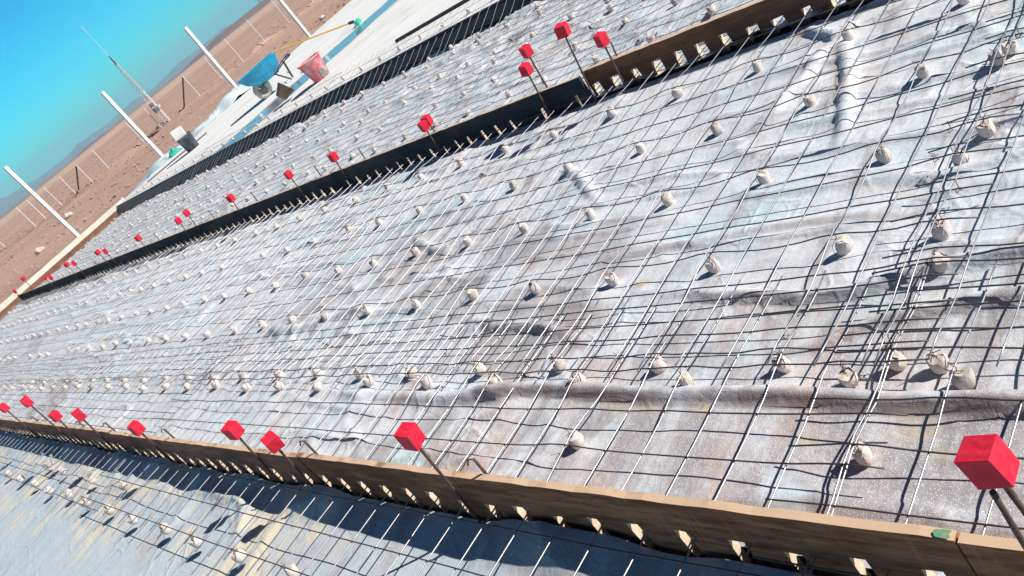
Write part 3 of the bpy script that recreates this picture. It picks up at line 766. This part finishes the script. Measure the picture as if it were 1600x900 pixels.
side = ['leftmost in view', 'beyond the left picture edge', 'left of the first white square post', 'just left of the first white square post', 'behind the first white square post', 'just right of the first white square post', 'with a rusty strut, between first and second square posts', 'right of a rusty strut, left of second square post', 'just left of the second square post', 'at the left foot of the lattice mast', 'with a rusty strut right of the mast', 'left of the third white square post', 'behind the third white square post', 'right of the third white square post', 'between third and fourth square posts', 'just left of the fourth square post', 'near the picture top by the fourth square post']
for (x, y, h), sd in zip(F, side):
    mb = MB(); mb.tube([(0, 0, -.15), (0, 0, h * .5), (random.uniform(-.02, .02), random.uniform(-.02, .02), h)], .022, 8)
    o = mb.build('fence_post', M['stake_white']); o.location = (x, y, -.03)
    tag(o, 'thin white fence post ' + sd, 'fence post', 'thin white fence posts')
for (a, b, lab) in [((17.454, 35.78, 1.12), (16.93, 36.9, -.05), 'rusty strut leaning on fence post right of the lattice mast'), ((13.048, 39.9, 1.02), (13.0, 42.4, -.05), 'rusty strut leaning on fence post between first two square posts')]:
    mb = MB(); mb.tube([Vector(b) - Vector(b), Vector(a) - Vector(b)], .032, 8); o = mb.build('fence_strut', M['stake_rust']); o.location = b
    tag(o, lab, 'strut', 'rusty fence struts')
def mast(x, y):
    r = empty('lattice_mast', (x, y, -.05)); tag(r, 'slender white and red lattice mast with whip antenna behind the fence', 'mast')
    def lat(z0, z1, w0, w1, mat, name, step):
        mb = MB(); A = [2 * math.pi * k / 3 + .4 for k in range(3)]
        c = lambda z, k: Vector((np.interp(z, [z0, z1], [w0, w1]) * math.cos(A[k]), np.interp(z, [z0, z1], [w0, w1]) * math.sin(A[k]), z))
        for k in range(3): mb.tube([c(z0, k), c(z1, k)], .010, 6)
        z = z0; i = 0
        while z < z1 - .05:
            z2 = min(z + step, z1)
            for k in range(3):
                mb.tube([c(z, k), c(z, (k + 1) % 3)],   .005, 5)
                mb.tube([c(z, k), c(z2, (k + 1) % 3)], .004, 5)
            z = z2; i += 1
        mb.build(name, mat, r)
    lat(0, 1.66, .14, .13, M['mast_w'], 'white_section', .16)
    lat(1.664, 3.1, .13, .05, M['mast_r'], 'red_section', .18)
    mb = MB(); mb.tube([(0, 0, 3.06), (0, 0, 3.5)], .035, 8, radii=[.045, .018]); mb.build('neck', M['stake_rust'], r)
    mb = MB(); mb.tube([(0, 0, 3.5), (0, 0, 4.85)], .006, 6); mb.tube([(0, 0, 4.85), (0, 0, 4.90)], .018, 6); mb.build('whip_antenna', M['mast_w'], r)
    mb = MB(); mb.box((-.12, -.14, .82), (.2, .14, .2)); mb.box((-.12, -.10, 1.06), (.14, .10, .16)); mb.build('equipment_box', M['grey_metal'], r, bevel=.01)
    mb = MB(); mb.box((.14, -.06, .86), (.05, .05, .10)); mb.build('bracket', M['mast_w'], r)
mast(16.25, 37.1)
def pylon(x, y, h, z0, lab):
    r = empty('power_pylon', (x, y, z0)); tag(r, lab, 'pylon', 'far power pylons')
    mb = MB(); w = h * .10
    for sx in (-1, 1):
        for sy in (-1, 1): mb.tube([(sx * w, sy * w, 0), (sx * w * .25, sy * w * .25, h * .7), (sx * .08, sy * .08, h)], h * .006, 5)
    z = 0.0
    while z < h * .95:
        k = 1 - .75 * min(1, z / (h * .7)); k2 = 1 - .75 * min(1, (z + h * .1) / (h * .7))
        mb.tube([(-w * k, -w * k, z), (w * k2, -w * k2, z + h * .1)], h * .003, 4); mb.tube([(w * k, w * k, z), (-w * k2, w * k2, z + h * .1)], h * .003, 4); z += h * .1
    mb.build('lattice_tower', M['grey_metal'], r)
    mb = MB()
    for zz in (.68, .80, .92): mb.tube([(-h * .16, 0, h * zz), (h * .16, 0, h * zz)], h * .006, 5)
    mb.build('crossarms', M['grey_metal'], r)
pylon(480 * math.sin(R(32.3)), 480 * math.cos(R(32.3)), 10, -4.5, 'tiny faint power pylon on the far plain near the picture top')
mb = MB(); mb.tube([(0, 0, 0), (0, 0, 6.5)], .10, 6); o = mb.build('distant_pole', M['grey_metal']); o.location = (260 * math.sin(R(21.9)), 260 * math.cos(R(21.9)), -2.6); tag(o, 'faint thin pole on the far plain left of the lattice mast', 'pole')

# ------------------------------------------------------------------ things on the finished slab
def wheelbarrow():
    W = Vector((8.47, 15.22, TOP)); ax = Vector((.87, -.49, 0)).normalized()
    r = empty('wheelbarrow', W, math.atan2(ax.y, ax.x)); r.scale = (.86, .86, .90); tag(r, 'blue wheelbarrow with mud-caked wheel standing on the pale slab', 'wheelbarrow')
    # tray: rim loop and bottom loop, thin walled, nose pointing -x
    def loop(x0, x1, w0, w1, z0, z1, n=9):
        P = []
        for i in range(n): 
            t = i / (n - 1); P.append((x0 + (x1 - x0) * t, -(w0 + (w1 - w0) * math.sin(min(1, t * 1.5) * math.pi / 2)), z0 + (z1 - z0) * t))
        return P + [(x, -y, z) for x, y, z in reversed(P)]
    rim = loop(-.32, .68, .15, .29, .60, .62); mid = loop(-.20, .62, .13, .25, .42, .42); bot = loop(.02, .50, .10, .19, .27, .27)
    n = len(rim); mb = MB(); vs = rim + mid + bot; fs = []
    for a in (0, n):
        for i in range(n):
            j = (i + 1) % n; fs.append((a + i, a + n + i, a + n + j, a + j))
    fs.append(tuple(range(2 * n, 3 * n)))
    mb.add(vs, fs); t = mb.build('tray', M['barrow_blue'], r); s = t.modifiers.new('thickness', 'SOLIDIFY'); s.thickness = .008; s.offset = 0
    mb = MB(); mb.tube([Vector(p) for p in rim] + [Vector(rim[0])], .010, 6, caps=False); mb.build('rim', M['barrow_blue'], t, smooth=True)
    # pale brush of lettering on tray rear, illegible at this size
    mb = MB()
    for k in range(5): mb.box((.652, -.12 + .05 * k, .50), (.006, .032, .05 if k else .07), Matrix.Rotation(.25, 3, 'Y'))
    mb.build('lettering', M['white_paint'], t)
    # wheel: tyre + rim
    w = empty('wheel'); COL.objects.unlink(w); bpy.data.objects.remove(w)
    mb = MB(); N = 22; vs = []; fs = []; K = 10
    for i in range(N):
        a = 2 * math.pi * i / N
        for k in range(K):
            b = 2 * math.pi * k / K; rr = .145 + .058 * math.cos(b) + .006 * math.sin(7 * a + b)
            vs.append((rr * math.cos(a), .062 * math.sin(b), .20 + rr * math.sin(a)))
    for i in range(N):
        for k in range(K):
            fs.append((i * K + k, ((i + 1) % N) * K + k, ((i + 1) % N) * K + (k + 1) % K, i * K + (k + 1) % K))
    mb.add(vs, fs); wh = mb.build('wheel', M['mud'], r, smooth=True)
    mb = MB(); mb.lathe([(.088, -.03), (.088, .03)], 16); v2 = [(x, z, y + .20) for x, y, z in mb.v]; mb.v = v2; mb.build('wheel_hub', M['grey_mud'], wh)
    mb = MB(); mb.tube([(0, -.13, .2), (0, .13, .2)], .012, 8); mb.build('axle', M['black_steel'], r)
    for s_ in (-1, 1):
        mb = MB(); mb.tube([(-.05, s_ * .12, .2), (.10, s_ * .14, .27), (.45, s_ * .20, .29), (.70, s_ * .27, .36), (.90, s_ * .29, .40)], .013, 8); mb.build('handle_bar', M['black_steel'], r, smooth=True)
        mb = MB(); mb.tube([(.40, s_ * .2, .28), (.60, s_ * .24, .01), (.66, s_ * .24, .01), (.72, s_ * .26, .37)], .012, 8); mb.build('leg', M['black_steel'], r)
        mb = MB(); mb.tube([(.80, s_ * .281, .38), (.92, s_ * .291, .404)], .019, 8); mb.build('grip', M['can'], r)
        mb = MB(); mb.tube([(-.02, s_ * .12, .2), (-.14, s_ * .10, .44), (-.05, s_ * .11, .50)], .012, 8); mb.build('nose_brace', M['mud'], r)
    mb = MB(); mb.tube([(.64, -.24, .14), (.64, .24, .14)], .010, 6); mb.build('leg_brace', M['black_steel'], r)
wheelbarrow()
def broom():
    a = Vector((8.99, 14.93, TOP + .55)); b = Vector((10.22, 14.12, TOP + .10))
    r = empty('broom', (b.x, b.y, TOP)); tag(r, 'push broom with yellow handle and teal head leaning on the wheelbarrow', 'broom')
    o_ = Vector(r.location)
    mb = MB(); mb.tube([b - o_, a + (a - b) * .03 - o_], .014, 8); mb.build('handle', M['yellow'], r)
    mb = MB(); d = (b - a).normalized(); mb.tube([b - d * .08 - o_, b + d * .03 - o_], .028, 8); mb.build('socket', M['black_steel'], r)
    rot = Matrix.Rotation(.7, 3, 'Z')
    mb = MB(); mb.box((.06, -.04, .045), (.36, .10, .09), rot, taper=.72); mb.build('head', M['teal'], r, bevel=.008)
broom()
def bucket(x, y):
    r = empty('bucket', (x, y, TOP)); tag(r, 'faded red plastic bucket crusted with grey mortar on the slab', 'bucket')
    n = 28; out = [(.135, .02), (.150, .11), (.172, .22), (.190, .315)]
    mb = MB(); prof = [(.001, .0), (.128, .0)] + out + [(.206, .318), (.206, .335), (.184, .335), (.176, .31), (.15, .12), (.12, .03), (.001, .03)]
    mb.lathe(prof, n, cap=False); b = mb.build('body', M['pink'], r, smooth=True)
    mb = MB(); vs = []; fs = []
    for i in range(13):
        a = R(-115 + 12 * i); h = .10 + .07 * math.sin(i * .9 + .6) + .02 * (i % 2)
        for k in range(4):
            z = .004 + h * k / 3; rr = np.interp(z, [0, .02, .11, .22], [.131, .137, .152, .174]) + .004
            vs.append((rr * math.cos(a), rr * math.sin(a), z))
    for i in range(12):
        for k in range(3): fs.append((i * 4 + k, (i + 1) * 4 + k, (i + 1) * 4 + k + 1, i * 4 + k + 1))
    mb.add(vs, fs); mb.build('mortar_crust', M['grey_mud'], b, smooth=True)
    mb = MB(); mb.tube([(.206 * math.cos(a), .206 * math.sin(a) * 1.0, .30 - .05 * math.sin((a - .2) / 1 * .5)) for a in np.linspace(.2, 3.3, 16)], .005, 6); mb.build('wire_handle', M['black_steel'], r)
bucket(7.47, 11.80)
def scoop(x, y):
    r = empty('rubber_basket', (x, y, TOP)); tag(r, 'small brown rubber basket tipped on its side between bucket and mesh', 'basket')
    mb = MB(); prof = [(.001, .0), (.085, .0), (.112, .11), (.135, .20), (.128, .20), (.105, .11), (.08, .015), (.001, .015)]
    mb.lathe(prof, 7, cap=False); o = mb.build('shell', M['rubber'], r)
    o.rotation_euler = (R(62), R(10), R(55)); o.location = (0, 0, .105)
    mb = MB(); mb.lathe([(.001, .155), (.116, .15)], 7, cap=False); f_ = mb.build('mud_fill', M['grey_mud'], o)
scoop(7.16, 12.60)
def can(x, y):
    r = empty('black_bucket', (x, y, TOP)); tag(r, 'black scuffed plastic bucket at the far slab edge under a pale block', 'bucket')
    mb = MB(); mb.lathe([(.001, 0), (.135, 0), (.165, .29), (.175, .295), (.175, .32), (.16, .32), (.15, .28), (.001, .28)], 24, cap=False); mb.build('body', M['can'], r, smooth=True)
    mb = MB(); mb.tube([(.17 * math.cos(a), .17 * math.sin(a), .31) for a in np.linspace(.4, 3.5, 14)], .006, 6); mb.build('wire_handle', M['black_steel'], r)
    mb = MB(); mb.box((0, 0, 0), (.24, .17, .22)); o = mb.build('pale_block', M['white_block'], bevel=.006); o.location = (x - .03, y, TOP + .392); o.rotation_euler = (.06, .1, -.5)
    tag(o, 'pale square block standing on top of the black bucket', 'block')
can(7.72, 17.62)
# black straightedge on the slab
mb = MB(); mb.box((0, 0, .018), (.036, 3.4, .036)); o = mb.build('straightedge', M['black_steel'], bevel=.004); o.location = (7.19, 7.62, TOP); o.rotation_euler = (0, 0, .055); tag(o, 'long black steel bar lying on the slab beside the mesh edge', 'steel bar')
# crumpled plastic film at far slab edge
def film(x0, x1, y0, y1, hgt, seed, lab):
    xs = np.linspace(0, 1, 46); ys = np.linspace(0, 1, 30); U_, V_ = np.meshgrid(xs, ys)
    X = x0 + (x1 - x0) * U_ + .10 * fbm(U_ * 6, V_ * 6, 2, seed); Y = y0 + (y1 - y0) * V_ + .12 * fbm(U_ * 6, V_ * 6, 2, seed + 1) + .25 * fbm(U_ * 2.5, V_ * 0, 2, seed + 9) * V_
    env = np.sin(np.pi * np.clip(U_, 0, 1)) ** .5 * np.sin(np.pi * np.clip(V_ * .9 + .1, 0, 1)) ** .6
    rid = 1 - np.abs(2 * vnoise(U_ * 4 + V_ * 2, V_ * 2.5, seed + 2) - 1)
    Z = .01 + env * hgt * (.35 + .5 * vnoise(U_ * 4, V_ * 3, seed + 3) + .5 * rid ** 3)
    o = grid_obj('plastic_film', X, Y, Z - .02, M['film']); tag(o, lab, 'plastic film', 'crumpled films behind the slab')
film(9.2, 11.9, 20.0, 21.9, .38, 500, 'crumpled clear film heaped by the third white post')
film(7.9, 9.35, 20.0, 22.4, .25, 520, 'pale plastic film spread behind the black bucket')
film(6.9, 8.4, 19.75, 21.3, .14, 540, 'bluish plastic film around the foot of the second white post')
# green cloth and loose bars at slab corner
xs = np.linspace(0, 1, 14); U_, V_ = np.meshgrid(xs, xs)
o = grid_obj('green_cloth', 8.12 + .34 * U_ + .05 * fbm(U_ * 4, V_ * 4, 2, 560), 19.72 + .28 * V_, TOP + .01 + .13 * np.sin(np.pi * U_) * np.sin(np.pi * V_) * (.5 + vnoise(U_ * 4, V_ * 4, 561)), M['teal']); tag(o, 'small teal cloth crumpled at the foot of the second white post', 'cloth')
for k, (a, b, lab) in enumerate([((7.0, 18.9, TOP + .012), (8.0, 18.55, TOP + .012), 'dark steel rod lying at the slab corner, left one'), ((7.6, 18.75, TOP + .012), (8.5, 18.35, TOP + .012), 'dark steel rod lying at the slab corner by the black bucket')]):
    mb = MB(); mb.tube([(0, 0, 0), Vector(b) - Vector(a)], .012, 6); o = mb.build('loose_rod', M['black_steel']); o.location = a; tag(o, lab, 'rod', 'loose rods at the slab corner')

# ------------------------------------------------------------------ desert stones
def pebble(mb, x, y, z, s):
    rg = random.random; base = [(1, 0, 0), (-1, 0, 0), (0, 1, 0), (0, -1, 0), (0, 0, 1), (0, 0, -1)]
    vs = [(x + p[0] * s * (.7 + .6 * rg()), y + p[1] * s * (.7 + .6 * rg()), z + p[2] * s * .6 * (.7 + .6 * rg())) for p in base]
    mb.add(vs, [(0, 2, 4), (2, 1, 4), (1, 3, 4), (3, 0, 4), (2, 0, 5), (1, 2, 5), (3, 1, 5), (0, 3, 5)])
mb = MB()
for i in range(3000):
    d = 20.5 + 75 * random.random() ** 1.6; a = R(random.uniform(-4, 46)); x, y = d * math.sin(a), d * math.cos(a)
    if y < 20.4 or x < -6: continue
    pebble(mb, x, y, -.02, random.choice([.02, .025, .03, .035, .05, .07]) * (1 + d / 120))
fxs = [8.0, 10.8, 12.2, 13.0, 13.8, 15.3, 17.5, 20.0, 22.4, 26.0]; fys = [62, 49.8, 42.8, 40.2, 39.2, 38.0, 36.0, 35.1, 34.55, 33.8]
for i in range(900):
    x = random.uniform(10.3, 26); y = float(np.interp(x, fxs, fys)) + random.gauss(.05, .16)
    pebble(mb, x, y, .03, random.choice([.03, .04, .06, .08]))  # extra stones added to read as the dark shadow line at the fence
tag(mb.build('desert_stones', M['stone']), 'small brown stones scattered over the desert ground, with extra ones added as the fence shadow line', 'stones', kind='stuff')
def stone(x, y, s, lab):
    bm = bmesh.new(); bmesh.ops.create_icosphere(bm, subdivisions=2, radius=s)
    for v in bm.verts: v.co *= .8 + .4 * random.random(); v.co.z *= .6
    me = bpy.data.meshes.new('pale_rock'); bm.to_mesh(me); bm.free(); me.materials.append(M['pale_stone'])
    o = bpy.data.objects.new('pale_rock', me); COL.objects.link(o); o.location = (x, y, s * .25); tag(o, lab, 'rock', 'pale rocks on the dirt')
stone(6.7, 28.2, .15, 'large pale rock on the dirt left of the first white post')
stone(9.33, 32.9, .17, 'smaller pale rock on the dirt right of first white post')
stone(16.9, 24.5, .12, 'small pale rock by the fourth white post')

# ------------------------------------------------------------------ air
mb = MB(); mb.box((0, 0, 12), (8800, 8800, 100)); 
hz = mb.build('haze', None) if False else None
me = bpy.data.meshes.new('haze'); me.from_pydata(mb.v, [], mb.f); hz = bpy.data.objects.new('haze', me); COL.objects.link(hz)
hm = bpy.data.materials.new('haze_air'); hm.use_nodes = True; hm.node_tree.nodes.clear()
ho = hm.node_tree.nodes.new('ShaderNodeOutputMaterial'); hv = hm.node_tree.nodes.new('ShaderNodeVolumePrincipled')
hv.inputs['Color'].default_value = (.52, .86, 1, 1); hv.inputs['Density'].default_value = 4.0e-4; hv.inputs['Anisotropy'].default_value = 0
hm.node_tree.links.new(hv.outputs[0], ho.inputs['Volume']); me.materials.append(hm); tag(hz, kind='stuff')

# ------------------------------------------------------------------ light
el = 37.4; dirx, diry = .525, -.851
w = bpy.data.worlds.new('World'); scene.world = w; w.use_nodes = True
nt = w.node_tree; bg = nt.nodes['Background']; sky = nt.nodes.new('ShaderNodeTexSky'); sky.sky_type = 'NISHITA'; sky.sun_disc = False
sky.sun_elevation = R(el); sky.sun_rotation = math.atan2(dirx, diry); sky.altitude = 1500; sky.air_density = 1.0; sky.dust_density = .3; sky.ozone_density = 2.0
hs = nt.nodes.new('ShaderNodeHueSaturation'); hs.inputs['Saturation'].default_value = 1.35; hs.inputs['Hue'].default_value = .49; hs.inputs['Value'].default_value = 1.0
tint = nt.nodes.new('ShaderNodeMix'); tint.data_type = 'RGBA'; tint.blend_type = 'MULTIPLY'; tint.inputs[0].default_value = 1; tint.inputs[7].default_value = (.085, .80, .98, 1)
geo = nt.nodes.new('ShaderNodeTexCoord'); sx_ = nt.nodes.new('ShaderNodeSeparateXYZ'); mr = nt.nodes.new('ShaderNodeMapRange'); mr.interpolation_type = 'SMOOTHSTEP'
nt.links.new(geo.outputs['Generated'], sx_.inputs[0]); nt.links.new(sx_.outputs[2], mr.inputs[0])
mr.inputs[1].default_value = .06; mr.inputs[2].default_value = .62; mr.inputs[3].default_value = 1.0; mr.inputs[4].default_value = 0   # upper sky darkened to cut ambient light and deepen shadows
dk = nt.nodes.new('ShaderNodeMix'); dk.data_type = 'RGBA'; dk.blend_type = 'MULTIPLY'; dk.inputs[0].default_value = 1
nt.links.new(sky.outputs[0], hs.inputs['Color']); nt.links.new(hs.outputs[0], tint.inputs[6]); nt.links.new(tint.outputs[2], dk.inputs[6]); zc = nt.nodes.new('ShaderNodeMix'); zc.data_type = 'RGBA'; zc.inputs[6].default_value = (.05, .055, .15, 1); zc.inputs[7].default_value = (.98, 1.10, 1.10, 1)
nt.links.new(mr.outputs[0], zc.inputs[0]); nt.links.new(zc.outputs[2], dk.inputs[7])
nt.links.new(dk.outputs[2], bg.inputs[0]); bg.inputs[1].default_value = .10
sl = bpy.data.lights.new('sun', 'SUN'); sl.energy = 5.0; sl.angle = R(.53); sl.color = (1, .95, .88)
so = bpy.data.objects.new('sun', sl); COL.objects.link(so)
c = math.cos(R(el)); so.rotation_euler = Vector((-dirx * c, -diry * c, -math.sin(R(el)))).to_track_quat('-Z', 'Y').to_euler(); so.location = (3, -6, 8)

# ------------------------------------------------------------------ camera
cd = bpy.data.cameras.new('camera'); cam = bpy.data.objects.new('camera', cd); COL.objects.link(cam); scene.camera = cam
right = Vector((.51590237, -.63423802, -.57583581)); down = Vector((-.69192537, .087797, -.71661075)); fwd = Vector((.50505844, .76813659, -.39355069))
rot = Matrix((right, -down, -fwd)).transposed()
cam.matrix_world = Matrix.Translation((0, 0, 1.55)) @ rot.to_4x4()
cd.sensor_width = 36; cd.lens = 1396.1486 / 1600 * 36; cd.clip_start = .02; cd.clip_end = 20000
vs_ = scene.view_settings; vs_.view_transform = 'Standard'; vs_.look = 'None'; vs_.exposure = .40; vs_.gamma = 1
scene.cycles.volume_bounces = 0
